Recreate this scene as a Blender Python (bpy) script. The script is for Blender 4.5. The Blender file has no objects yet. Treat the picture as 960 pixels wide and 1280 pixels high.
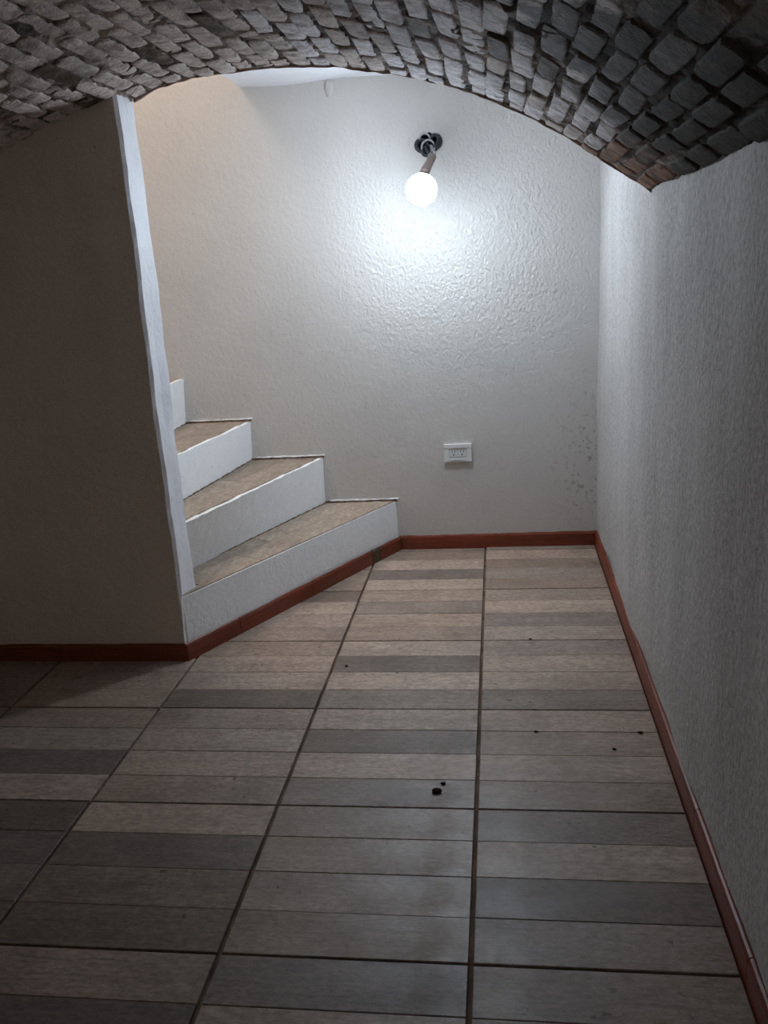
import bpy, bmesh, math, random
from mathutils import Vector, Matrix

# ---------------------------------------------------------------- camera, light, exposure
# All geometry is laid out in floor-tile units (1 tile = 0.5 m) and scaled by U.
U = 0.5
SC = bpy.context.scene
COL = SC.collection
cd = bpy.data.cameras.new('camera'); cam = bpy.data.objects.new('camera', cd); COL.objects.link(cam)
RX = Vector((0.99094793, 0.12037470, -0.05943173))
UP = Vector((0.02403104, 0.27649820, 0.96071393))
FW = Vector((-0.13207842, 0.95344569, -0.27110258))
CAM = Vector((0.16061680, -6.80263078, 2.60863206))
FPX = 1108.04
m = Matrix.Identity(4)
for i in range(3):
    m[i][0] = RX[i]; m[i][1] = UP[i]; m[i][2] = -FW[i]; m[i][3] = CAM[i] * U
cam.matrix_world = m
cd.sensor_fit = 'VERTICAL'; cd.sensor_height = 36; cd.sensor_width = 27
cd.lens = FPX / 1280 * 36; cd.clip_start = 0.02
SC.camera = cam
SC.view_settings.view_transform = 'Standard'
SC.view_settings.look = 'None'
SC.view_settings.gamma = 1
SC.view_settings.use_curve_mapping = False
SC.view_settings.exposure = 0.0

world = bpy.data.worlds.new('world'); SC.world = world; world.use_nodes = True
world.node_tree.nodes['Background'].inputs[0].default_value = (0.5, 0.5, 0.55, 1)
world.node_tree.nodes['Background'].inputs[1].default_value = 0.02

BULB_STRENGTH = 230.0
BULB_COLOR = (0.74, 0.87, 1.0, 1)

def area(name, loc, size, power, color, target):
    ld = bpy.data.lights.new(name, 'AREA'); ld.shape = 'RECTANGLE'
    ld.size, ld.size_y = size[0] * U, size[1] * U
    ld.energy = power; ld.color = color
    o = bpy.data.objects.new(name, ld); COL.objects.link(o)
    o.location = Vector(loc) * U
    o.rotation_euler = (Vector(target) - Vector(loc)).to_track_quat('-Z', 'Y').to_euler()
    return o
# warm light coming down the stairwell from the floor above
area('upstairs_light', (-3.6, 0.0, 6.8), (1.6, 1.4), 20.0, (1.0, 0.82, 0.66), (-3.0, 0.3, 3.0))
# added unseen fill, low behind the camera, brightening vault and left wall
area('vault_fill', (-0.9, -8.3, 0.5), (1.8, 0.6), 2.6, (0.97, 0.95, 0.95), (-1.0, -5.2, 3.6))

# ---------------------------------------------------------------- materials
def srgb(r, g, b):
    f = lambda c: ((c / 255 + 0.055) / 1.055) ** 2.4 if c / 255 > 0.04045 else c / 255 / 12.92
    return (f(r), f(g), f(b), 1)

class NT:
    def __init__(s, name):
        s.m = bpy.data.materials.new(name); s.m.use_nodes = True
        s.t = s.m.node_tree; s.n = s.t.nodes; s.l = s.t.links
        s.b = s.n['Principled BSDF']
        s.tc = s.n.new('ShaderNodeTexCoord')
    def set(s, inp, v):
        if hasattr(v, 'is_linked') or hasattr(v, 'links'): s.l.new(v, inp)
        else: inp.default_value = v
    def mapping(s, scale=(1, 1, 1), vec=None, loc=(0, 0, 0)):
        n = s.n.new('ShaderNodeMapping'); n.inputs['Scale'].default_value = scale
        s.set(n.inputs['Location'], loc)
        s.l.new(vec or s.tc.outputs['Object'], n.inputs['Vector']); return n.outputs[0]
    def noise(s, scale, detail=4, rough=0.55, vec=None, dist=0):
        n = s.n.new('ShaderNodeTexNoise'); n.inputs['Scale'].default_value = scale
        n.inputs['Detail'].default_value = detail; n.inputs['Roughness'].default_value = rough
        n.inputs['Distortion'].default_value = dist
        s.l.new(vec or s.tc.outputs['Object'], n.inputs['Vector']); return n.outputs['Fac']
    def voronoi(s, scale, vec=None, out='Distance', feat='F1'):
        n = s.n.new('ShaderNodeTexVoronoi'); n.inputs['Scale'].default_value = scale; n.feature = feat
        s.l.new(vec or s.tc.outputs['Object'], n.inputs['Vector']); return n.outputs[out]
    def ramp(s, fac, stops):
        n = s.n.new('ShaderNodeValToRGB'); e = n.color_ramp.elements
        while len(e) < len(stops): e.new(0.5)
        for k, (p, c) in enumerate(stops):
            e[k].position = p; e[k].color = c if len(c) == 4 else (*c, 1)
        s.l.new(fac, n.inputs[0]); return n.outputs[0]
    def bw(s, fac, a, b): return s.ramp(fac, [(a, (0, 0, 0, 1)), (b, (1, 1, 1, 1))])
    def mix(s, fac, a, b, mode='MIX'):
        n = s.n.new('ShaderNodeMix'); n.data_type = 'RGBA'; n.blend_type = mode
        s.set(n.inputs[0], fac); s.set(n.inputs[6], a); s.set(n.inputs[7], b); return n.outputs[2]
    def math(s, op, a, b=0.0):
        n = s.n.new('ShaderNodeMath'); n.operation = op
        s.set(n.inputs[0], a); s.set(n.inputs[1], b); return n.outputs[0]
    def bump(s, h, strength, dist, prev=None):
        n = s.n.new('ShaderNodeBump'); n.inputs['Strength'].default_value = strength
        n.inputs['Distance'].default_value = dist; s.l.new(h, n.inputs['Height'])
        if prev: s.l.new(prev, n.inputs['Normal'])
        return n.outputs[0]
    def sep(s, vec=None):
        n = s.n.new('ShaderNodeSeparateXYZ'); s.l.new(vec or s.tc.outputs['Object'], n.inputs[0]); return n.outputs
    def out(s, col, rough=0.6, normal=None, spec=0.5):
        s.set(s.b.inputs['Base Color'], col); s.set(s.b.inputs['Roughness'], rough)
        s.b.inputs['Specular IOR Level'].default_value = spec
        if normal: s.l.new(normal, s.b.inputs['Normal'])
        return s.m

def plaster(name, col, rough, fine, coarse, spec=0.5, stain=0.25, streak=0.0, grain=0.0, gscale=160, pit=0.0):
    t = NT(name)
    big = t.noise(3.2, 5, 0.6)
    c = t.mix(t.math('MULTIPLY', t.bw(big, 0.42, 0.72), stain), col, tuple(x * 0.72 for x in col[:3]) + (1,))
    if streak:
        st = t.noise(7, 5, 0.65, t.mapping((1.0, 1.0, 0.10)))
        c = t.mix(t.math('MULTIPLY', t.bw(st, 0.42, 0.66), streak), c, tuple(x * 0.42 for x in col[:3]) + (1,))
    if grain:
        g = t.noise(gscale, 3, 0.7)
        c = t.mix(t.math('MULTIPLY', t.bw(g, 0.45, 0.62), grain), c, tuple(x * 0.35 for x in col[:3]) + (1,))
    if name == 'glossy_white_plaster':   # flaking, dirty paint low down beside the right corner
        vd = t.n.new('ShaderNodeVectorMath'); vd.operation = 'DISTANCE'
        t.l.new(t.mapping((1, 1, 0.45)), vd.inputs[0]); vd.inputs[1].default_value = (0.93 * U, 1.12 * U, 0.80 * U * 0.45)
        near = t.ramp(vd.outputs['Value'], [(0.05, (1, 1, 1, 1)), (0.22, (0, 0, 0, 1))])
        fl = t.math('MULTIPLY', near, t.bw(t.noise(60, 4, 0.65), 0.56, 0.64))
        c = t.mix(t.math('MULTIPLY', fl, 0.6), c, srgb(120, 104, 92))
    sp = t.math('MULTIPLY', t.bw(t.noise(95, 2, 0.5), 0.70, 0.76), t.bw(t.noise(5, 3), 0.46, 0.62))
    c = t.mix(t.math('MULTIPLY', sp, 0.5), c, srgb(90, 74, 62))
    n1 = t.bump(t.noise(11, 5, 0.55), coarse, 0.03)
    if name == 'glossy_white_plaster':   # the stippled paint is coarser in the patch around the lamp
        vd = t.n.new('ShaderNodeVectorMath'); vd.operation = 'DISTANCE'
        t.l.new(t.tc.outputs['Object'], vd.inputs[0]); vd.inputs[1].default_value = (-0.10 * U, 1.1 * U, 2.75 * U)
        far = t.math('ADD', vd.outputs['Value'], t.math('MULTIPLY', t.noise(3, 3), 0.5))
        msk = t.ramp(far, [(0.55, (1, 1, 1, 1)), (1.0, (0.12, 0.12, 0.12, 1))])
        hh = t.mix(1.0, t.noise(84, 3, 0.5, t.mapping((1, 1, 0.7)), 0.5), msk, 'MULTIPLY')
        n1 = t.bump(hh, 0.9, 0.010, n1)
    n2 = t.bump(t.noise(52, 4, 0.55, dist=0.3), fine, 0.006, n1)
    if pit:
        pv = t.bw(t.voronoi(26, t.mapping((1, 1, 0.75))), 0.02, 0.16)
        n2 = t.bump(pv, pit, 0.006, n2)
    return t.out(c, rough, n2, spec)

M_back = plaster('glossy_white_plaster', srgb(204, 200, 195), 0.33, 0.42, 0.10, 0.5, 0.22, pit=0.18)
M_right = plaster('rough_white_plaster', srgb(204, 200, 197), 0.75, 0.6, 0.2, 0.25, 0.3, 0.20, 0.45, 85)
M_left = plaster('matt_grey_plaster', srgb(222, 208, 192), 0.8, 0.6, 0.3, 0.2, 0.35, 0.1, 0.2)
M_step = plaster('rough_white_step_plaster', srgb(248, 249, 250), 0.55, 0.4, 0.10, 0.35, 0.06, grain=0.10, gscale=120)
M_ceil = plaster('white_ceiling_plaster', srgb(232, 232, 236), 0.5, 0.3, 0.3, 0.4, 0.1)

def damp(t, c, pos):
    # dark damp stain with a ragged outline high on the right side of the vault
    vd = t.n.new('ShaderNodeVectorMath'); vd.operation = 'DISTANCE'
    t.l.new(pos, vd.inputs[0]); vd.inputs[1].default_value = (1.05 * U, -3.45 * U, 2.95 * U)
    dist = t.math('ADD', vd.outputs['Value'], t.math('MULTIPLY', t.noise(7, 5, 0.65, pos), 0.9))
    msk = t.ramp(dist, [(0.88, (1, 1, 1, 1)), (1.12, (0, 0, 0, 1))])
    return t.mix(t.math('MULTIPLY', msk, 0.82), c, srgb(44, 42, 36))

def brick_mat(name, light, dark, warm=0.0, amount=(0.36, 0.60)):
    t = NT(name)
    oi = t.n.new('ShaderNodeObjectInfo')
    geo = t.n.new('ShaderNodeNewGeometry')
    va = t.n.new('ShaderNodeVectorMath'); va.operation = 'SCALE'; va.inputs[0].default_value = (3.1, 7.7, 5.3)
    t.l.new(oi.outputs['Random'], va.inputs['Scale'])
    ad = t.n.new('ShaderNodeVectorMath'); ad.operation = 'ADD'
    t.l.new(geo.outputs['Position'], ad.inputs[0]); t.l.new(va.outputs[0], ad.inputs[1])
    pv = ad.outputs[0]
    f = t.bw(t.noise(16, 6, 0.68, pv, 0.4), *amount)
    c = t.mix(f, dark, light)
    c = t.mix(t.math('MULTIPLY', t.bw(t.noise(80, 4, 0.7, pv), 0.50, 0.66), 0.42), c, tuple(x * 0.35 for x in dark[:3]) + (1,))
    r = t.math('MULTIPLY', oi.outputs['Random'], 0.3)
    c = t.mix(r, c, tuple(x * 0.55 for x in light[:3]) + (1,))
    gm = t.bw(t.noise(2.6, 5, 0.62, geo.outputs['Position']), 0.53, 0.64)
    c = t.mix(t.math('MULTIPLY', gm, 0.5), c, srgb(66, 58, 50))
    c = damp(t, c, geo.outputs['Position'])
    n1 = t.bump(t.noise(30, 6, 0.7, pv), 0.9, 0.012)
    n2 = t.bump(t.noise(140, 4, 0.7, pv), 0.7, 0.003, n1)
    return t.out(c, 0.8, n2, 0.15)
M_brick_white = brick_mat('whitewashed_brick', srgb(242, 238, 242), srgb(140, 122, 118), amount=(0.30, 0.56))
M_brick_taupe = brick_mat('taupe_brick', srgb(222, 208, 200), srgb(124, 104, 96), amount=(0.30, 0.56))
M_brick_bare = brick_mat('bare_brown_brick', srgb(184, 142, 116), srgb(104, 74, 58), amount=(0.42, 0.7))
M_brick_grime = brick_mat('grimy_brick', srgb(150, 128, 112), srgb(66, 54, 44), amount=(0.46, 0.72))

t = NT('dark_mortar')
c = t.mix(t.bw(t.noise(9, 6, 0.7), 0.36, 0.60), srgb(84, 72, 66), srgb(200, 184, 176))
c = t.mix(t.math('MULTIPLY', t.bw(t.noise(5, 5, 0.65), 0.47, 0.58), 0.75), c, srgb(48, 44, 38))
c = damp(t, c, t.tc.outputs['Object'])
M_mortar = t.out(c, 0.95, t.bump(t.noise(60, 6, 0.75), 1.0, 0.012), 0.1)

t = NT('edge_mortar')
M_edge = t.out(t.mix(t.bw(t.noise(20, 6, 0.7), 0.4, 0.6), srgb(150, 124, 110), srgb(206, 184, 170)), 0.9, t.bump(t.noise(60, 6, 0.75), 1.0, 0.01), 0.1)

# wood-look ceramic plank: the object's own colour gives the plank's tone
def plank_mat(name, use_obj=True, base=srgb(170, 150, 128), rough=(0.36, 0.56), grain_axis=0):
    t = NT(name)
    oi = t.n.new('ShaderNodeObjectInfo')
    geo = t.n.new('ShaderNodeNewGeometry')
    va = t.n.new('ShaderNodeVectorMath'); va.operation = 'SCALE'; va.inputs[0].default_value = (9.1, 17.7, 5.3)
    t.l.new(oi.outputs['Random'], va.inputs['Scale'])
    ad = t.n.new('ShaderNodeVectorMath'); ad.operation = 'ADD'
    t.l.new(geo.outputs['Position'], ad.inputs[0]); t.l.new(va.outputs[0], ad.inputs[1])
    sc1 = [2.0, 26.0, 2.0]; sc2 = [8.0, 120.0, 8.0]
    if grain_axis == 1: sc1 = [26.0, 2.0, 2.0]; sc2 = [120, 8.0, 8.0]
    v1 = t.mapping(tuple(sc1), ad.outputs[0]); v2 = t.mapping(tuple(sc2), ad.outputs[0])
    g1 = t.bw(t.noise(1.4, 6, 0.62, v1, 0.8), 0.30, 0.70)
    g2 = t.bw(t.noise(1.0, 4, 0.6, v2), 0.35, 0.70)
    col = oi.outputs['Color'] if use_obj else base
    c = t.mix(t.math('MULTIPLY', g1, 0.60), col, t.mix(1.0, col, (0.50, 0.47, 0.45, 1), 'MULTIPLY'))
    c = t.mix(t.math('MULTIPLY', g2, 0.30), c, t.mix(1.0, col, (1.25, 1.2, 1.15, 1), 'MULTIPLY'))
    blot = t.bw(t.noise(5, 6, 0.7, ad.outputs[0]), 0.46, 0.68)
    c = t.mix(t.math('MULTIPLY', blot, 0.55), c, t.mix(1.0, col, (0.46, 0.42, 0.40, 1), 'MULTIPLY'))
    speck = t.math('MULTIPLY', t.bw(t.noise(60, 2, 0.5, ad.outputs[0]), 0.665, 0.72), t.bw(t.noise(4, 2, 0.5, ad.outputs[0]), 0.5, 0.6))
    c = t.mix(t.math('MULTIPLY', speck, 0.75), c, srgb(52, 40, 34))
    fine = t.ramp(t.noise(110, 4, 0.75, t.mapping((0.45, 1, 1), ad.outputs[0])), [(0.36, (0.62, 0.60, 0.58, 1)), (0.62, (1.12, 1.11, 1.10, 1))])
    c = t.mix(1.0, c, fine, 'MULTIPLY')
    ring = t.n.new('ShaderNodeTexWave'); ring.wave_type = 'RINGS'; ring.inputs['Scale'].default_value = 1.3
    ring.inputs['Distortion'].default_value = 5.0; ring.inputs['Detail'].default_value = 3.0
    t.l.new(t.mapping((2.2, 16, 2) if grain_axis == 0 else (16, 2.2, 2), ad.outputs[0]), ring.inputs['Vector'])
    c = t.mix(t.math('MULTIPLY', t.bw(ring.outputs['Fac'], 0.0, 0.35), 0.18), t.mix(1.0, c, (0.72, 0.70, 0.68, 1), 'MULTIPLY'), c)
    n = t.bump(t.noise(1.0, 4, 0.6, v2), 0.25, 0.0015)
    n = t.bump(t.noise(45, 4, 0.65), 0.30, 0.0015, n)
    rg = t.ramp(t.noise(9, 4), [(0.3, (rough[0],) * 3), (0.7, (rough[1],) * 3)])
    return t.out(c, rg, n, 0.5)
M_plank = plank_mat('wood_look_tile')
M_tread = plank_mat('dusty_wood_look_tread', rough=(0.6, 0.8), grain_axis=1)

t = NT('dark_grout')
M_grout = t.out(t.mix(t.bw(t.noise(12, 5), 0.4, 0.65), srgb(128, 106, 90), srgb(84, 68, 58)), 0.9, t.bump(t.noise(120, 4), 0.6, 0.003), 0.2)

def board_mat(name, wear):
    t = NT(name)
    v = t.mapping((3, 3, 60)); v2 = t.mapping((6, 6, 6))
    c = t.mix(t.bw(t.noise(1.5, 6, 0.65, v, 0.6), 0.3, 0.7), srgb(140, 64, 37), srgb(94, 38, 22))
    c = t.mix(t.math('MULTIPLY', t.bw(t.noise(1.6, 5, 0.65, v2), 0.50, 0.72), wear), c, srgb(78, 58, 42))
    n = t.bump(t.noise(1.5, 6, 0.6, v), 0.4, 0.002)
    return t.out(c, 0.42, n, 0.45)
M_board = board_mat('red_brown_skirting', 0.35)
M_board_worn = board_mat('worn_skirting', 0.6)
t = NT('greenish_worn_skirting')
M_board_patch = t.out(t.mix(t.bw(t.noise(9, 5), 0.4, 0.6), srgb(96, 66, 44), srgb(74, 62, 42)), 0.55, t.bump(t.noise(60, 4), 0.5, 0.002))

def plain(name, col, rough=0.5, spec=0.5, b=0.2, bs=80, vary=0.2):
    t = NT(name)
    c = t.mix(t.math('MULTIPLY', t.bw(t.noise(bs * 0.3, 4), 0.4, 0.65), vary), col, tuple(x * 0.6 for x in col[:3]) + (1,))
    return t.out(c, rough, t.bump(t.noise(bs, 4), b, 0.002), spec)
M_plastic = plain('white_plastic', srgb(226, 228, 226), 0.32, 0.5, 0.02, 30, 0.05)
M_insert = plain('pale_grey_plastic', srgb(204, 206, 204), 0.4, 0.5, 0.02, 30, 0.05)
M_slot = plain('dark_slot', srgb(30, 28, 26), 0.7)
M_recess = plain('dirty_broken_plaster', srgb(58, 54, 52), 0.95, 0.1, 1.0, 60, 0.8)
M_holder = plain('brown_grey_lamp_holder', srgb(128, 112, 106), 0.5, 0.4, 0.1)
M_wire_dark = plain('dark_cable', srgb(40, 44, 50), 0.4)
M_wire_pale = plain('pale_cable', srgb(168, 170, 172), 0.45)
M_dirt = plain('dark_dirt', srgb(46, 36, 30), 0.95, 0.1, 0.8, 120, 0.5)
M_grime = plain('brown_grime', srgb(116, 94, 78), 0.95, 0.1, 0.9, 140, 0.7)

mb = bpy.data.materials.new('lit_bulb'); mb.use_nodes = True
nb = mb.node_tree.nodes; nb.clear()
e = nb.new('ShaderNodeEmission'); e.inputs[0].default_value = BULB_COLOR; e.inputs[1].default_value = BULB_STRENGTH
oo = nb.new('ShaderNodeOutputMaterial'); mb.node_tree.links.new(e.outputs[0], oo.inputs[0])

# ---------------------------------------------------------------- helpers
def link(name, me, mat, parent=None, kind=None):
    o = bpy.data.objects.new(name, me); COL.objects.link(o)
    if mat and not me.materials: me.materials.append(mat)
    if parent: o.parent = parent
    if kind: o['kind'] = kind
    return o
def from_bm(name, bm, mat, parent=None, kind=None, smooth=False, scale=True):
    if scale: bmesh.ops.scale(bm, vec=(U, U, U), verts=bm.verts)
    bmesh.ops.recalc_face_normals(bm, faces=bm.faces)
    me = bpy.data.meshes.new(name); bm.to_mesh(me); bm.free()
    if smooth:
        for p in me.polygons: p.use_smooth = True
    return link(name, me, mat, parent, kind)
def tag(o, label, cat, group=None):
    o['label'] = label; o['category'] = cat
    if group: o['group'] = group
def empty(name, loc, parent=None):
    o = bpy.data.objects.new(name, None); COL.objects.link(o); o.location = Vector(loc) * U
    o.empty_display_size = 0.1
    if parent: o.parent = parent
    return o
def prism(bm, bottom, top):
    """bottom/top: lists of 3D points (same count)"""
    a = [bm.verts.new(p) for p in bottom]; b = [bm.verts.new(p) for p in top]
    n = len(a)
    bm.faces.new(a[::-1]); bm.faces.new(b)
    for i in range(n):
        bm.faces.new((a[i], a[(i + 1) % n], b[(i + 1) % n], b[i]))
def box(bm, x0, x1, y0, y1, z0, z1):
    prism(bm, [(x0, y0, z0), (x1, y0, z0), (x1, y1, z0), (x0, y1, z0)], [(x0, y0, z1), (x1, y0, z1), (x1, y1, z1), (x0, y1, z1)])
def bev(bm, w, seg=1):
    bmesh.ops.bevel(bm, geom=bm.edges[:], offset=w, segments=seg, affect='EDGES', profile=0.6)
def clip(poly, p, n):
    """keep the side where (q-p).n >= 0; 2D convex"""
    out = []
    for i in range(len(poly)):
        a, b = poly[i], poly[(i + 1) % len(poly)]
        da = (a[0] - p[0]) * n[0] + (a[1] - p[1]) * n[1]; db = (b[0] - p[0]) * n[0] + (b[1] - p[1]) * n[1]
        if da >= 0: out.append(a)
        if da * db < 0:
            t = da / (da - db); out.append((a[0] + t * (b[0] - a[0]), a[1] + t * (b[1] - a[1])))
    return out
def project(q):
    d = Vector(q) - CAM; z = d.dot(FW)
    if z <= 0.05: return None
    return 480 + FPX * d.dot(RX) / z, 640 - FPX * d.dot(UP) / z
def tube(bm, pts, r, n=8):
    rings = []
    for i, p in enumerate(pts):
        p = Vector(p); a = Vector(pts[max(i - 1, 0)]); b = Vector(pts[min(i + 1, len(pts) - 1)])
        d = (b - a).normalized(); s = d.orthogonal().normalized(); u = d.cross(s)
        rr = r[i] if isinstance(r, (list, tuple)) else r
        rings.append([bm.verts.new(p + rr * (math.cos(2 * math.pi * k / n) * s + math.sin(2 * math.pi * k / n) * u)) for k in range(n)])
    for a, b in zip(rings, rings[1:]):
        off = min(range(n), key=lambda o: sum((a[k].co - b[(k + o) % n].co).length for k in range(n)))
        for k in range(n):
            bm.faces.new((a[k], a[(k + 1) % n], b[(k + 1 + off) % n], b[(k + off) % n]))
    bm.faces.new(rings[0][::-1]); bm.faces.new(rings[-1])
R = random.Random(11)

XR = 1.02                                    # face of the right wall
yb = lambda x: 1.09 + (x + 0.81) * 0.0182     # face of the back wall
YL = -1.31                                   # front face of the left wall
XJ = -2.045                                  # its end (jamb)
PROF = [(-4.0, 2.40), (-3.7, 2.72), (-3.4, 2.99), (-3.1, 3.22), (-2.82, 3.39), (-2.49, 3.52), (-2.07, 3.64), (-1.85, 3.715),
        (-1.63, 3.745), (-1.3, 3.75), (-1.03, 3.742), (-0.78, 3.72), (-0.5, 3.662), (-0.27, 3.606), (-0.085, 3.546),
        (0.093, 3.475), (0.314, 3.37), (0.53, 3.243), (0.79, 3.058), (1.02, 2.90)]
def arch(x):
    for a, b in zip(PROF, PROF[1:]):
        if a[0] <= x <= b[0]: return a[1] + (b[1] - a[1]) * (x - a[0]) / (b[0] - a[0])
    return PROF[0][1] if x < PROF[0][0] else PROF[-1][1]
def yedge(x):
    return YL + 0.02 if x < -2.03 else -1.06 + (x + 2.05) / 3.07 * -0.38

# ---------------------------------------------------------------- floor: tiles of four wood-look planks
bm = bmesh.new(); box(bm, -4.4, XR + 0.25, -9.2, 1.45, -0.25, -0.022)
floor = from_bm('floor', bm, M_grout, kind='structure')
T = {  # tone of the four planks of a tile, far to near; (column, row); near-left tones lowered to hold the foreground's shade
    (0, 0): (.90, .62, .74, .66), (0, -1): (.76, .94, .60, .80), (0, -2): (.68, .80, .80, .50), (0, -3): (.70, .64, .74, .62),
    (0, -4): (-.58, .74, -.44, .60), (0, -5): (.56, .6, .5, .6),
    (-1, 0): (.66, .90, -.58, .90), (-1, -1): (.78, .68, .80, .72), (-1, -2): (.88, -.50, .92, -.68), (-1, -3): (.78, -.48, .88, -.66),
    (-1, -4): (.68, .68, .68, .56), (-1, -5): (-.52, .66, .5, .6),
    (-2, 0): (.85, .85, .82, .60), (-2, -1): (-.50, .88, .84, .70), (-2, -2): (.70, .84, .84, -.46), (-2, -3): (.66, .80, .78, .66),
    (-2, -4): (.80, .40, .46, .40), (-2, -5): (.62, .34, .4, .4),
    (-3, -1): (.6, .6, .6, .6), (-3, -2): (.50, .76, .70, .62), (-3, -3): (.58, .68, -.44, .80), (-3, -4): (.38, .38, .42, .40),
    (-3, -5): (.60, .36, .4, .4), (-4, -2): (.6, .7, .6, .5), (-4, -3): (.6, .62, -.46, .7)}
pl_cache = {}
def plank_mesh(x0, x1, y0, y1, key):
    if key in pl_cache: return pl_cache[key]
    w, d, h, b = (x1 - x0) / 2, (y1 - y0) / 2, 0.022, 0.0025
    vs = []
    for (ww, dd, z) in ((w, d, -h), (w, d, -b), (w - b, d - b, 0)):
        vs += [(-ww * U, -dd * U, z * U), (ww * U, -dd * U, z * U), (ww * U, dd * U, z * U), (-ww * U, dd * U, z * U)]
    fs = [(8, 9, 10, 11)]
    for r in (0, 4):
        for k in range(4): fs.append((r + k, r + (k + 1) % 4, r + 4 + (k + 1) % 4, r + 4 + k))
    me = bpy.data.meshes.new('plank'); me.from_pydata(vs, [], fs); me.materials.append(M_plank)
    pl_cache[key] = me; return me
base_tone = Vector((0.605, 0.49, 0.415)); blue_tone = Vector((0.510, 0.42, 0.36))
for cu in range(-5, 1):
    for rv in range(-9, 2):
        X0, X1 = cu, cu + 1.0
        Y1 = rv + 1.0; Y0 = rv
        if rv == -5: pass
        x0 = X0 + 0.010; x1 = min(X1 - 0.010, XR - 0.012)
        if Y0 > yb(x0) - 0.02: continue
        if x1 < -4.2: continue
        # skip tiles wholly under the stair
        if cu <= -3 and Y0 >= -1.2: continue
        tile = empty('floor_tile', ((x0 + x1) / 2, (Y0 + Y1) / 2, 0), floor)
        tones = T.get((cu, rv)) or [R.uniform(.45, .85) for _ in range(4)]
        for k in range(4):
            py1 = Y1 - k * 0.25 - (0.006 if k == 0 else 0.0007); py0 = Y1 - (k + 1) * 0.25 + (0.006 if k == 3 else 0.0007)
            if rv == 1:      # the thin cut row along the back wall
                if k < 3: continue
                py1 = yb(x0) - 0.015
            key = (round(x1 - x0, 3), round(py1 - py0, 3))
            o = link('plank', plank_mesh(x0, x1, py0, py1, key), None, tile)
            o.location = Vector((0, (py0 + py1) / 2 - (Y0 + Y1) / 2, R.uniform(-0.0015, 0.0015))) * U
            tn = tones[k]; bl = tn < 0; tn = abs(tn)
            c = (blue_tone if bl else base_tone) * (tn / 0.74) ** 1.15
            w = R.uniform(-0.012, 0.016)
            o.color = (c[0] + w, c[1], c[2] - w, 1)

# ---------------------------------------------------------------- walls
# back wall, with the broken-out hole for the lamp wires
HC = (-0.375, 3.53)
hole = []
for k in range(18):
    a = 2 * math.pi * k / 18
    hole.append((HC[0] + 0.088 * math.cos(a) * R.uniform(.82, 1.18), HC[1] + 0.092 * math.sin(a) * R.uniform(.82, 1.18)))
def wpt(x, z, d=0.0): return (x, yb(x) + d, z)
bm = bmesh.new()
outer = [(-6.2, -0.2), (XR + 0.25, -0.2), (XR + 0.25, 4.5), (-1.7, 4.5), (-1.7, 7.6), (-6.2, 7.6)]
ov = [bm.verts.new(wpt(*q)) for q in outer]; hv = [bm.verts.new(wpt(*q)) for q in hole]
es = [bm.edges.new((v[i], v[(i + 1) % len(v)])) for v in (ov, hv) for i in range(len(v))]
bmesh.ops.triangle_fill(bm, use_beauty=True, edges=es)
bk = [bm.verts.new(wpt(q[0], q[1], 0.3)) for q in outer]
for i in range(len(ov)): bm.faces.new((ov[i], ov[(i + 1) % len(ov)], bk[(i + 1) % len(ov)], bk[i]))
bm.faces.new(bk)
wall_back = from_bm('wall_back', bm, M_back, kind='structure')
bm = bmesh.new()
rings = []
for f, d in ((1.0, 0.0), (0.92, 0.05), (0.75, 0.10)):
    rings.append([bm.verts.new(wpt(HC[0] + (x - HC[0]) * f + R.uniform(-.006, .006), HC[1] + (z - HC[1]) * f, d + R.uniform(0, .008) * (d > 0))) for x, z in hole])
for a, b in zip(rings, rings[1:]):
    for i in range(18): bm.faces.new((a[i], a[(i + 1) % 18], b[(i + 1) % 18], b[i]))
bm.faces.new(rings[-1])
from_bm('broken_recess', bm, M_recess, wall_back)['label'] = 'dark ragged hole broken into the white plaster'
# small plaster lump under the ceiling, and pits near the lamp
def lump(name, c, r, mat, parent, seed, flat=0.4, subdiv=2):
    rr = random.Random(seed); b = bmesh.new()
    bmesh.ops.create_icosphere(b, subdivisions=subdiv, radius=1)
    for v in b.verts:
        v.co *= 1 + rr.uniform(-.16, .16)
        v.co = Vector(c) + Vector((v.co.x * r[0], v.co.y * r[1], v.co.z * r[2]))
    return from_bm(name, b, mat, parent, smooth=True)
lump('plaster_lump', wpt(-1.17, 4.02, 0.0), (0.04, 0.014, 0.075), M_back, wall_back, 3)
lump('plaster_lump', wpt(-0.53, 3.55, 0.0), (0.012, 0.012, 0.035), M_back, wall_back, 5)

# right wall, in a fine grid with gentle unevenness
def uneven(x, y, z, s=1.0):
    return s * (0.010 * math.sin(3.1 * y + 1.3 * z + .4) + 0.006 * math.sin(7.3 * y - 2.7 * z) + 0.005 * math.sin(6.1 * z + 2.1 * y))
bm = bmesh.new()
ny, nz = 96, 30
y0, y1 = -9.2, 1.40
g = []
for i in range(ny + 1):
    row = []
    for j in range(nz + 1):
        y = y0 + (y1 - y0) * i / ny; z = -0.2 + 4.7 * j / nz
        row.append(bm.verts.new((XR + uneven(0, y, z, 0.7), y, z)))
    g.append(row)
for i in range(ny):
    for j in range(nz): bm.faces.new((g[i][j], g[i][j + 1], g[i + 1][j + 1], g[i + 1][j]))
be = [bm.verts.new(q) for q in ((XR + .3, y0, -.2), (XR + .3, y0, 4.5), (XR + .3, y1, 4.5), (XR + .3, y1, -.2))]
bm.faces.new(be)
bm.faces.new([g[i][nz] for i in range(ny + 1)] + [be[2], be[1]]); bm.faces.new([g[i][0] for i in range(ny, -1, -1)] + [be[0], be[3]])
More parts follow.
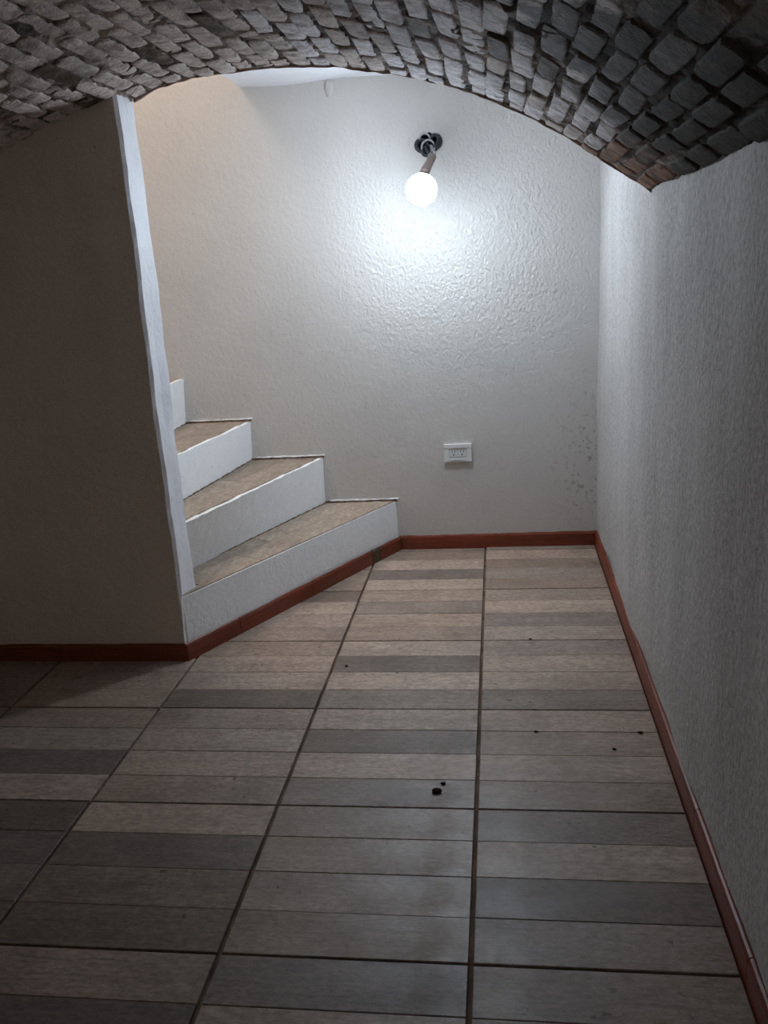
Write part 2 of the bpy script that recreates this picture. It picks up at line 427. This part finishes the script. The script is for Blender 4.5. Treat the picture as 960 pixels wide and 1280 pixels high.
bm.faces.new([g[0][j] for j in range(nz + 1)] + [be[1], be[0]]); bm.faces.new([g[ny][j] for j in range(nz, -1, -1)] + [be[3], be[2]])
from_bm('wall_right', bm, M_right, kind='structure')

# left wall (faces the viewer) with a hand-plastered, slightly wavy end
bm = bmesh.new()
zs = [-0.2] + [0.0 + 0.09 * k for k in range(82)]
rows = []
def jx(z, back):
    w = 0.005 * math.sin(2.7 * z + (1.1 if back else 0)) + 0.003 * math.sin(9.7 * z + (2.0 if back else .3)) + R.uniform(-.003, .003)
    return XJ + w + (0.012 if back else 0)
for z in zs:
    rows.append([bm.verts.new(q) for q in ((-4.6, YL, z), (jx(z, 0) - 0.02, YL, z), (jx(z, 0), YL + 0.022, z), (jx(z, 0), YL + 0.13, z), (jx(z, 1), YL + 0.245, z), (jx(z, 1) - 0.025, YL + 0.268, z), (-4.6, YL + 0.268, z))])
for a, b in zip(rows, rows[1:]):
    for k in range(7): bm.faces.new((a[k], a[(k + 1) % 7], b[(k + 1) % 7], b[k]))
bm.faces.new(rows[0][::-1]); bm.faces.new(rows[-1])
wl = from_bm('wall_left', bm, M_left, kind='structure')
wl.data.materials.append(M_ceil)
for p in wl.data.polygons:      # the painted jamb and the stair side are white, the cellar face is bare grey
    if p.normal.x > 0.15 or p.normal.y > 0.3: p.material_index = 1
# cellar walls out of view
bm = bmesh.new(); box(bm, -4.4, -3.98, -9.2, YL + 0.1, -0.2, 4.5); from_bm('wall_far_left', bm, M_left, kind='structure')
bm = bmesh.new(); box(bm, -4.4, XR + 0.3, -9.2, -8.9, -0.2, 4.5); from_bm('wall_rear', bm, M_left, kind='structure')
# stair-room ceiling, and the stairwell above the steps
bm = bmesh.new()
nx = 24
for (xa, xb) in [(-1.92, XR + 0.05)]:
    bot = []; 
    lo = [(xa + (xb - xa) * k / nx, yb(xa + (xb - xa) * k / nx) + 0.01) for k in range(nx + 1)]
    z = lambda x: 4.075 + 0.012 * math.sin(5 * x)
    prism(bm, [(x, y, z(x)) for x, y in lo] + [(xb, -1.2, z(xb)), (xa, -1.02, z(xa))],
              [(x, y, 4.5) for x, y in lo] + [(xb, -1.2, 4.5), (xa, -1.02, 4.5)])
from_bm('ceiling', bm, M_ceil, kind='structure')
bm = bmesh.new(); box(bm, -1.92, -1.70, -1.1, 1.15, 4.45, 7.6); from_bm('wall_stairwell', bm, M_ceil, kind='structure')
bm = bmesh.new(); box(bm, -6.3, -6.05, YL, 1.4, -0.2, 7.6); from_bm('wall_stair_end', bm, M_back, kind='structure')
bm = bmesh.new(); box(bm, -6.3, -4.5, YL, YL + 0.26, -0.2, 7.6); from_bm('wall_stair_side', bm, M_back, kind='structure')
bm = bmesh.new(); box(bm, -6.3, -1.7, YL, 1.4, 7.4, 7.6); from_bm('ceiling_stairwell', bm, M_ceil, kind='structure')

# ---------------------------------------------------------------- the brick vault
bm = bmesh.new()
fine = []
for a, b in zip(PROF, PROF[1:]):
    n = max(2, int(math.hypot(b[0] - a[0], b[1] - a[1]) / 0.045))
    for k in range(n): fine.append((a[0] + (b[0] - a[0]) * k / n, a[1] + (b[1] - a[1]) * k / n))
fine.append(PROF[-1])
NY = 130
vg = []
for i, (x, z) in enumerate(fine):
    row = []
    ye = yedge(x)
    for j in range(NY + 1):
        y = ye + (-9.1 - ye) * (j / NY) ** 1.25
        r = R.uniform(-.012, .012) if 0 < j < NY else R.uniform(-.006, .006)
        row.append(bm.verts.new((x, y, z + 0.012 + r)))
    vg.append(row)
for i in range(len(fine) - 1):
    for j in range(NY): bm.faces.new((vg[i][j], vg[i + 1][j], vg[i + 1][j + 1], vg[i][j + 1]))
tf = [bm.verts.new((x, yedge(x), 4.48)) for x, z in fine]; tb = [bm.verts.new((x, -9.1, 4.48)) for x, z in fine]
for i in range(len(fine) - 1):
    bm.faces.new((vg[i][0], tf[i], tf[i + 1], vg[i + 1][0])); bm.faces.new((tf[i], tb[i], tb[i + 1], tf[i + 1]))
    bm.faces.new((vg[i][NY], vg[i + 1][NY], tb[i + 1], tb[i]))
vault = from_bm('ceiling', bm, M_mortar, kind='structure')
vault['label'] = 'low brick barrel vault with dark mortar joints'

# arc-length table
SA = [0.0]
for a, b in zip(fine, fine[1:]): SA.append(SA[-1] + math.hypot(b[0] - a[0], b[1] - a[1]))
def at_s(s):
    s = min(max(s, 0), SA[-1])
    for i in range(len(SA) - 1):
        if SA[i] <= s <= SA[i + 1]:
            f = (s - SA[i]) / (SA[i + 1] - SA[i]); a, b = fine[i], fine[i + 1]
            return a[0] + (b[0] - a[0]) * f, a[1] + (b[1] - a[1]) * f
def frame_s(s):
    x, z = at_s(s); xa, za = at_s(s - 0.12); xb, zb = at_s(s + 0.12)
    t = Vector((xb - xa, 0, zb - za)).normalized()
    return x, z, t
# brick shapes: unit outline in (tangent, axis), thickness downwards; three weathered rings
def brick_mesh(seed, mat):
    rr = random.Random(seed); n = 10; vs = []; fs = []
    outl = []
    for k in range(n):
        a = 2 * math.pi * (k + 0.5) / n
        c, s_ = math.cos(a), math.sin(a)
        e_ = 0.30
        outl.append([math.copysign(abs(c) ** e_, c) * 0.5 * rr.uniform(.86, 1.03), math.copysign(abs(s_) ** e_, s_) * 0.5 * rr.uniform(.92, 1.02)])
    for (f, h) in ((1.0, 0.0), (0.97, 0.6), (0.84, 1.0)):
        for (u, v) in outl: vs.append((u * f, v * (1 - (1 - f) * 0.45), -h * rr.uniform(.82, 1.12)))
    vs.append((0, 0, -1.05 * rr.uniform(.85, 1.1)))
    for r in (0, n):
        for k in range(n): fs.append((r + k, r + (k + 1) % n, r + n + (k + 1) % n, r + n + k))
    for k in range(n): fs.append((2 * n + k, 2 * n + (k + 1) % n, 3 * n))
    me = bpy.data.meshes.new('brick'); me.from_pydata(vs, [], [f[::-1] if True else f for f in fs])
    me.update(); me.materials.append(mat)
    b = bmesh.new(); b.from_mesh(me); bmesh.ops.recalc_face_normals(b, faces=b.faces)
    b.to_mesh(me); b.free()
    for p in me.polygons: p.use_smooth = True
    return me
MATS = {'w': M_brick_white, 't': M_brick_taupe, 'b': M_brick_bare, 'g': M_brick_grime}
BM = {k: [brick_mesh(100 + i * 7 + j, mt) for j in range(9)] for i, (k, mt) in enumerate(MATS.items())}
bricks = []
COURSE = 0.1165
ncourse = int(SA[-1] / COURSE)
for ci in range(ncourse):
    s0 = SA[-1] - (ci + 0.5) * COURSE
    x, z, tv = frame_s(s0)
    ye = yedge(x)
    y = ye + 0.004 - (R.uniform(0, .06))
    first = True
    y = ye + 0.005
    L0 = 0.21 if ci % 2 else 0.42
    while y > -9.0:
        L = (L0 if first else 0.42) * R.uniform(.86, 1.14); first = False
        yc = y - L / 2
        s = s0 + R.uniform(-.012, .012)
        x, z, tv = frame_s(s)
        w = COURSE * R.uniform(.82, 1.0); lb = L - R.uniform(.012, .035)
        h = R.uniform(.012, .026)
        # which kind of brick
        q = R.random()
        dr = SA[-1] - s
        q2 = R.random()
        if dr < 0.5 and yc > -2.3: kind = 'b' if q < .85 else 'w'
        elif dr < 0.30: kind = 'g'
        elif yc < -3.3 and dr < 0.75: kind = 'g' if q < .6 else 'w'
        elif x < -0.95: kind = 't' if q < .95 else 'g'
        elif x < -0.4: kind = 't' if q < .5 else 'w'
        else: kind = 'w' if q < .90 else ('t' if q < .97 else 'g')
        nrm = Vector((-tv.z, 0, tv.x))          # pointing up/out of the vault
        tw = R.uniform(-.05, .05)
        ya = Vector((tv.x * tw, 1, tv.z * tw)).normalized()
        xa_ = ya.cross(nrm).normalized()
        mt = Matrix.Identity(4)
        c = Vector((x, yc, z + 0.012)) + nrm * 0.006
        for i in range(3):
            mt[i][0] = xa_[i] * w * U; mt[i][1] = ya[i] * lb * U; mt[i][2] = nrm[i] * h * U; mt[i][3] = c[i] * U
        pr = project(c); size = 0
        if pr and -25 < pr[0] < 985 and -30 < pr[1] < 400 and not (x < XJ and yc > YL + .1):
            dd = (c - CAM); size = w * lb * abs(dd.normalized().dot(nrm)) / dd.length_squared
        bricks.append((size, kind, R.randrange(9), mt))
        y -= L
bricks.sort(key=lambda b: -b[0])
bmj = {k: [[], []] for k in MATS}
for idx, (size, kind, vi, mt) in enumerate(bricks):
    if idx < 300 and size > 0:
        o = link('brick', BM[kind][vi], None, vault); o.matrix_local = mt
    else:
        V, F = bmj[kind]; b0 = len(V); me = BM[kind][vi]
        V += [tuple(mt @ v.co) for v in me.vertices]; F += [tuple(b0 + i for i in p.vertices) for p in me.polygons]
V, F, MI = [], [], []
me = bpy.data.meshes.new('brickwork')
for mi, k in enumerate(MATS):
    b0 = len(V); V += bmj[k][0]; F += [tuple(b0 + i for i in f) for f in bmj[k][1]]; MI += [mi] * len(bmj[k][1])
    me.materials.append(MATS[k])
me.from_pydata(V, [], F)
for p, mi in zip(me.polygons, MI): p.material_index = mi; p.use_smooth = True
link('brickwork', me, None, vault, 'stuff')
# thin crust of pale mortar along the front edge of the vault
bm = bmesh.new()
pa = [[], [], [], []]
for x, z in fine:
    if x < -2.03: continue
    ye = yedge(x); r = R.uniform(-.006, .006)
    for k, (dy, dz) in enumerate(((0.012, 0.07), (0.012, 0.0 + r), (-0.022 + r, -0.008 + r), (-0.035, 0.03))):
        pa[k].append(bm.verts.new((x, ye + dy, z + dz)))
for i in range(len(pa[0]) - 1):
    for k in range(4): bm.faces.new((pa[k][i], pa[k][i + 1], pa[(k + 1) % 4][i + 1], pa[(k + 1) % 4][i]))
bm.faces.new([pa[k][0] for k in range(4)]); bm.faces.new([pa[k][-1] for k in range(3, -1, -1)])
from_bm('vault_edge', bm, M_edge, vault)['label'] = 'thin rough rim of mortar along the mouth of the vault'

# ---------------------------------------------------------------- winding staircase
stair = empty('staircase', (-2.6, 0, 0))
tag(stair, 'white plastered winding stair climbing left, with dusty beige wood-look treads', 'staircase')
def sy(x): return yb(x) + 0.004
# riser lines: (near end, far end) bottom and top, with heights
RL = [(((-2.062, -1.325), (-0.805, 1.105)), ((-2.052, -1.305), (-0.812, 1.105)), 0.0, 0.462),
      (((-2.305, -1.05), (-1.478, 1.10)), ((-2.125, -1.05), (-1.470, 1.10)), 0.462, 0.898),
      (((-2.400, -1.05), (-2.140, 1.10)), ((-2.400, -1.05), (-2.118, 1.10)), 0.898, 1.265),
      (((-2.735, -1.05), (-2.735, 1.10)), ((-2.705, -1.05), (-2.705, 1.10)), 1.265, 1.688),
      (((-3.28, -1.05), (-3.28, 1.10)), ((-3.26, -1.05), (-3.26, 1.10)), 1.688, 2.11),
      (((-3.86, -1.05), (-3.86, 1.10)), ((-3.84, -1.05), (-3.84, 1.10)), 2.11, 2.53),
      (((-4.44, -1.05), (-4.44, 1.10)), ((-4.42, -1.05), (-4.42, 1.10)), 2.53, 2.95)]
def lerp2(a, b, t): return (a[0] + (b[0] - a[0]) * t, a[1] + (b[1] - a[1]) * t)
tones = [(0.60, 0.50, 0.41), (0.55, 0.465, 0.385), (0.63, 0.53, 0.44), (0.51, 0.43, 0.36)]
for k, (lb_, lt, z0, z1) in enumerate(RL):
    bm = bmesh.new()
    # body: riser face in a grid (rough plaster), flat back; footprint reaches under the next step
    nu, nv = 44, 8
    xb_ = -6.0
    gr = []
    for j in range(nv + 1):
        row = []
        for i in range(nu + 1):
            t_ = i / nu; a = lerp2(lb_[0], lb_[1], t_); b = lerp2(lt[0], lt[1], t_); q = lerp2(a, b, j / nv)
            amp = 0.004 if k == 0 else 0.009
            d = amp * math.sin(6 * t_ + k) * 0.5 + R.uniform(-amp, amp) * 0.25
            zz = z0 + (z1 - z0) * j / nv + (R.uniform(-.006, .006) if j == nv and k else 0)
            yy = min(q[1], sy(q[0]))
            row.append(bm.verts.new((q[0] + d, yy, zz - (0.01 if j == 0 and z0 > 0 else 0))))
        gr.append(row)
    for j in range(nv):
        for i in range(nu): bm.faces.new((gr[j][i], gr[j][i + 1], gr[j + 1][i + 1], gr[j + 1][i]))
    near = -1.30 if k == 0 else -1.045
    bx = (-2.9 if k == 0 else xb_)
    # step 1 runs under the jamb corner; the others start behind the left wall
    if k == 0:
        bb = [(-2.06, -1.04), (-6.0, -1.04), (-6.0, sy(-6.0)), ]
    else:
        bb = [(-6.0, -1.05), (-6.0, sy(-6.0))]
    vb = [bm.verts.new((x, y, z0 - (0.01 if z0 > 0 else 0))) for x, y in bb]; vt = [bm.verts.new((x, y, z1)) for x, y in bb]
    bm.faces.new([gr[nv][i] for i in range(nu + 1)] + vt[::-1])
    bm.faces.new([gr[0][i] for i in range(nu, -1, -1)] + vb)
    loop_b = [gr[0][0]] + vb + [gr[0][nu]]; loop_t = [gr[nv][0]] + vt + [gr[nv][nu]]
    for i in range(len(loop_b) - 1):
        if i == 0:
            bm.faces.new([gr[j][0] for j in range(nv + 1)] + [vt[0], vb[0]])
        elif i == len(loop_b) - 2:
            bm.faces.new([gr[j][nu] for j in range(nv, -1, -1)] + [vb[-1], vt[-1]])
        else:
            bm.faces.new((loop_b[i], loop_b[i + 1], loop_t[i + 1], loop_t[i]))
    step = from_bm('step', bm, M_step)
    step.parent = stair; step.location = -stair.location
    # tread covering: planks between this nose and the next riser
    if k + 1 < len(RL):
        nxt = RL[k + 1][0]
        ins = 0.035 if k else 0.006
        n0 = Vector((lt[1][0] - lt[0][0], lt[1][1] - lt[0][1])).normalized(); inward = Vector((-n0.y, n0.x))
        a0 = Vector(lt[0]) + inward * ins; b0 = Vector(lt[1]) + inward * ins
        poly = [tuple(a0), tuple(b0), (nxt[1][0] - 0.02, nxt[1][1]), (nxt[0][0] - 0.02, nxt[0][1])]
        if k == 0:
            poly = [tuple(a0 + n0 * 0.0), tuple(b0), (nxt[1][0] - 0.02, nxt[1][1]), (nxt[0][0] - .02, nxt[0][1]), (-2.30, -1.05), (-2.0, -1.055)]
        poly = clip(poly, (0, 1.09), (0.0182, -1.0))          # back wall side
        poly = clip(poly, (XJ - 0.4, -1.30), (0, 1))
        # planks: strips parallel to the nose
        W = 0.27
        for si in range(8):
            p0 = a0 + inward * (si * W + 0.0018); p1 = a0 + inward * ((si + 1) * W - 0.0018)
            strip = clip(poly, tuple(p0), tuple(inward)); strip = clip(strip, tuple(p1), tuple(-inward)) if len(strip) > 2 else strip
            if len(strip) < 3: continue
            ar = abs(sum(strip[i][0] * strip[(i + 1) % len(strip)][1] - strip[(i + 1) % len(strip)][0] * strip[i][1] for i in range(len(strip)))) / 2
            if ar < 0.004: continue
            for ti in range(3):
                half = []
                la = a0 + n0 * (-0.4 + 1.25 * ti + 0.4 * (si % 2)); lc = la + n0 * 1.246
                if ti: half = clip(strip, tuple(la), tuple(n0))
                else: half = strip
                if ti < 2 and len(half) > 2: half = clip(half, tuple(lc), tuple(-n0))
                if len(half) < 3: continue
                ar = abs(sum(half[i][0] * half[(i + 1) % len(half)][1] - half[(i + 1) % len(half)][0] * half[i][1] for i in range(len(half)))) / 2
                if ar < 0.003: continue
                b_ = bmesh.new()
                prism(b_, [(x, y, z1 - 0.01) for x, y in half], [(x, y, z1 + 0.010) for x, y in half])
                o = from_bm('tread_plank', b_, M_tread, step)
                tc = Vector(tones[(si + ti + k) % 4]) * R.uniform(.85, 1.12); o.color = (*tc, 1)
# grime in the corners of the steps (tread against riser, tread against wall)
def crust(name, pts, r, mat, parent, seed, sag=0.5):
    rr = random.Random(seed); b = bmesh.new(); P = []
    n = len(pts)
    segs = []
    for a, c in zip(pts, pts[1:]):
        L = (Vector(c) - Vector(a)).length; m_ = max(2, int(L / 0.035))
        for i in range(m_): segs.append(Vector(a).lerp(Vector(c), i / m_))
    segs.append(Vector(pts[-1]))
    pts2 = [q + Vector((rr.uniform(-.4, .4) * r, rr.uniform(-.4, .4) * r, rr.uniform(-.3, .3) * r)) for q in segs]
    tube(b, pts2, [r * rr.uniform(.35, 1.2) for _ in pts2], 5)
    o = from_bm(name, b, mat); o.parent = parent; return o
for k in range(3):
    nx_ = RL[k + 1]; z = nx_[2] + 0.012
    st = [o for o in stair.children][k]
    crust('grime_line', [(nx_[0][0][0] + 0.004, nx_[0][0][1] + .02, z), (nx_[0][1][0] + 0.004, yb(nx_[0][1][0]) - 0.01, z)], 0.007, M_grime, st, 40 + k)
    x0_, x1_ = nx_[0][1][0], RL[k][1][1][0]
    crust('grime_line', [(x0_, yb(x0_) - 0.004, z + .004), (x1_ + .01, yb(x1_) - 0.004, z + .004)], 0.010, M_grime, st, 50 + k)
    crust('plaster_ridge', [(x0_ + .05, yb(x0_) - 0.004, z + .018), (x1_ + .02, yb(x1_) - 0.004, z + .018)], 0.009, M_step, st, 60 + k)

# ---------------------------------------------------------------- skirting boards
def board_run(name, a, b, h, th, side, cuts, mats, lean=0.0):
    """a->b along the wall foot (2D), body thickness th to the given side; separate board pieces between cuts"""
    A, B = Vector(a), Vector(b); d = (B - A).normalized(); n = Vector((-d.y, d.x)) * side
    L = (B - A).length
    base = bmesh.new()                    # bedding mortar behind the boards
    q = [A, B, B + n * th * 0.45, A + n * th * 0.45]
    prism(base, [(v.x, v.y, -0.02) for v in q], [(v.x, v.y, h * 0.93) for v in q])
    root = from_bm(name, base, M_grime, kind='structure')
    cs = [0.0] + [c for c in cuts if 0 < c < L] + [L]
    for i, (c0, c1) in enumerate(zip(cs, cs[1:])):
        bb = bmesh.new()
        n_ = max(2, int((c1 - c0) / 0.08))
        secs = []
        g0 = 0.003
        for k in range(n_ + 1):
            s = c0 + g0 + (c1 - c0 - 2 * g0) * k / n_
            p = A + d * s
            hh = h + R.uniform(-.0035, .0025)
            pr_ = [(0.004, -0.012), (th, -0.012), (th, hh - 0.02), (th - 0.008, hh - 0.004), (th * 0.4, hh), (0.004, hh)]
            secs.append([bb.verts.new((p.x + n.x * u, p.y + n.y * u, v)) for u, v in pr_])
        for s0_, s1_ in zip(secs, secs[1:]):
            for k in range(6): bb.faces.new((s0_[k], s0_[(k + 1) % 6], s1_[(k + 1) % 6], s1_[k]))
        bb.faces.new(secs[0]); bb.faces.new(secs[-1][::-1])
        from_bm('board', bb, mats[i % len(mats)], root)
    return root
HB = 0.128
board_run('baseboard_back', (XR, yb(XR)), (-0.80, yb(-0.80)), HB + .004, 0.022, 1, [0.9, 1.8], [M_board])
# the run on the first riser
Lr = math.hypot(2.055 - .81, 2.415)
board_run('baseboard_step', (-0.800, 1.082), (-2.060, -1.325), HB, 0.022, 1, [0.36, 0.47, 1.32, 2.18], [M_board, M_board_patch, M_board_worn, M_board, M_board])
board_run('baseboard_left', (-2.035, YL), (-4.1, YL), HB, 0.022, 1, [0.95, 1.9], [M_board])
board_run('baseboard_right', (XR + .006, -8.9), (XR + .006, 1.1), HB, 0.030, 1, [0.9 * k + .35 for k in range(12)], [M_board, M_board_worn])

# ---------------------------------------------------------------- wall lamp: wires, holder, bulb
lamp = empty('wall_lamp', (HC[0], yb(HC[0]), HC[1]))
tag(lamp, 'bare lit bulb hanging from loose wires at a broken hole in the back wall', 'lamp')
def part(name, bm, mat, smooth=True, parent=lamp):
    o = from_bm(name, bm, mat, smooth=smooth)
    o.parent = parent
    if parent is lamp: o.location = -Vector(lamp.location)
    return o
BC = Vector((-0.3845, 0.300, 3.117)); TOPH = Vector((-0.3085, 0.60, 3.379)); BOT = Vector((-0.3663, 0.37, 3.235))
def blob(c, ax, r, name, mat, twist=0.0):
    b = bmesh.new(); tube(b, c, r, 10); return part(name, b, mat)
def arcpts(c, r, a0, a1, tilt, n=14, squash=1.0):
    out = []
    for i in range(n + 1):
        a = a0 + (a1 - a0) * i / n
        out.append((c[0] + r * math.cos(a) * math.cos(tilt), c[1] - r * 0.5 * math.sin((a - a0) / (a1 - a0) * math.pi), c[2] + r * squash * math.sin(a)))
    return out
yw = yb(-0.375)
for c, r, a0, a1, mt, rad in [((-0.43, yw + .01, 3.52), .045, .2, 5.6, M_wire_dark, .017), ((-0.32, yw + .01, 3.54), .05, -2.6, 2.6, M_wire_dark, .018),
                             ((-0.375, yw, 3.50), .055, -1.2, 3.8, M_wire_pale, .009), ((-0.34, yw - .01, 3.55), .05, 2.9, 7.4, M_wire_dark, .012),
                             ((-0.40, yw - .01, 3.56), .045, 0.2, 3.4, M_wire_pale, .008), ((-0.39, yw, 3.47), .035, 2.2, 6.8, M_wire_dark, .014)]:
    b = bmesh.new(); tube(b, arcpts(c, r, a0, a1, 0.2), rad, 7); part('wire', b, mt)
for k, (dx, mt) in enumerate(((-.012, M_wire_dark), (.012, M_wire_pale))):
    b = bmesh.new()
    P0 = Vector((-0.37 + dx * 2, yw + .02, 3.5)); P3 = TOPH + Vector((dx, 0, -0.01))
    pts = [P0, P0 + Vector((0, -.08, .0)), P0.lerp(P3, .55) + Vector((0, 0, -.015)), P3 + Vector((0, .05, .04)), P3]
    tube(b, [tuple(q) for q in pts], 0.012, 7); part('wire', b, mt)
ax = (BOT - TOPH)
b = bmesh.new()
tube(b, [tuple(TOPH + ax * f) for f in (0, .04, .3, .34, .38, .7, .74, .96, 1.0)], [.022, .030, .031, .027, .031, .033, .036, .036, .030], 20)
part('lamp_holder', b, M_holder)
# LED globe: added white collar, sized to keep glow off the wall, and a round glowing envelope
axn = ax.normalized()
bc = BC
b = bmesh.new()
prof = [(-0.15, .030), (-0.135, .040), (-0.10, .070), (-0.07, .098), (-0.062, .098), (-0.047, .108)]
tube(b, [tuple(bc + axn * h) for h, r in prof], [r for h, r in prof], 24)
part('bulb_collar', b, M_plastic)
b = bmesh.new()
RB = 0.118
hs = []
for i in range(15):
    a = math.pi * (0.395 + (1 - 0.395 - 0.004) * i / 14)
    hs.append((-RB * math.cos(a), RB * math.sin(a)))
tube(b, [tuple(bc + axn * h) for h, r in hs], [r for h, r in hs], 28)
part('bulb', b, mb)

# ---------------------------------------------------------------- double socket outlet
XO, ZO = -0.225, 0.908
sock = empty('socket_outlet', (XO, yb(XO), ZO))
tag(sock, 'white plastic double power outlet on the back wall above the baseboard', 'outlet')
def sbox(name, x0, x1, z0, z1, d0, d1, mat, bw=0.0, parent=None):
    b = bmesh.new(); box(b, x0, x1, -d1, -d0, z0, z1)
    if bw: bmesh.ops.bevel(b, geom=b.edges[:], offset=bw, segments=2, affect='EDGES')
    o = from_bm(name, b, mat); o.parent = parent or sock; return o
# frame in four bars so the insert is truly recessed
b = bmesh.new()
box(b, -.124, .124, -.030, 0.002, -.080, -.052); box(b, -.124, .124, -.034, 0.002, .046, .080)
box(b, -.124, -.078, -.030, 0.002, -.052, .046); box(b, .078, .124, -.030, 0.002, -.052, .046)
fr = from_bm('frame', b, M_plastic); fr.parent = sock
ins = sbox('insert', -.078, .078, -.052, .046, 0.0, .022, M_insert, .002)
for cx in (-.038, .038):
    face = sbox('receptacle', cx - .034, cx + .034, -.036, .034, .020, .027, M_plastic, .003)
    sbox('slot', cx - .015, cx - .010, .002, .024, .0262, .0280, M_slot, 0, face)
    sbox('slot', cx + .010, cx + .015, .002, .024, .0262, .0280, M_slot, 0, face)
    b = bmesh.new(); tube(b, [(cx, -.0262, -.016), (cx, -.0282, -.016)], .0075, 10)
    o = from_bm('slot', b, M_slot); o.parent = face
sbox('lip', -.070, .070, -.064, -.055, .029, .036, M_plastic, .003)
sock.rotation_euler = (0, 0, math.atan(0.0182))

# ---------------------------------------------------------------- crumbs of dirt on the floor
def crumb(xy, r, label, seed):
    rr = random.Random(seed); b = bmesh.new()
    bmesh.ops.create_icosphere(b, subdivisions=2, radius=1)
    for v in b.verts:
        v.co *= 1 + rr.uniform(-.22, .22)
        v.co = Vector((v.co.x * r * 1.25, v.co.y * r, max(v.co.z * r * 0.5 + r * .3, -0.001)))
    o = from_bm('dirt_crumb', b, M_dirt, smooth=True); o.location = Vector((xy[0], xy[1], 0.001)) * U
    tag(o, label, 'dirt crumb')
crumb((-0.205, -2.862), .021, 'largest black crumb, on the shiny floor plank left of the long grout line', 1)
crumb((-0.175, -2.790), .011, 'small black crumb just behind the largest one on the floor', 2)
crumb((0.321, -2.258), .009, 'dark crumb on the right tile column, level with the middle of the floor', 3)
crumb((0.893, -2.257), .011, 'dark crumb on the floor close to the right baseboard', 4)
crumb((0.731, -2.436), .009, 'small dark crumb in front of the one beside the right baseboard', 5)
crumb((0.336, -0.987), .008, 'tiny dark crumb on a far floor tile right of the long grout line', 6)
crumb((-0.906, -1.416), .010, 'dark crumb on a grey plank left of the middle tile column', 7)
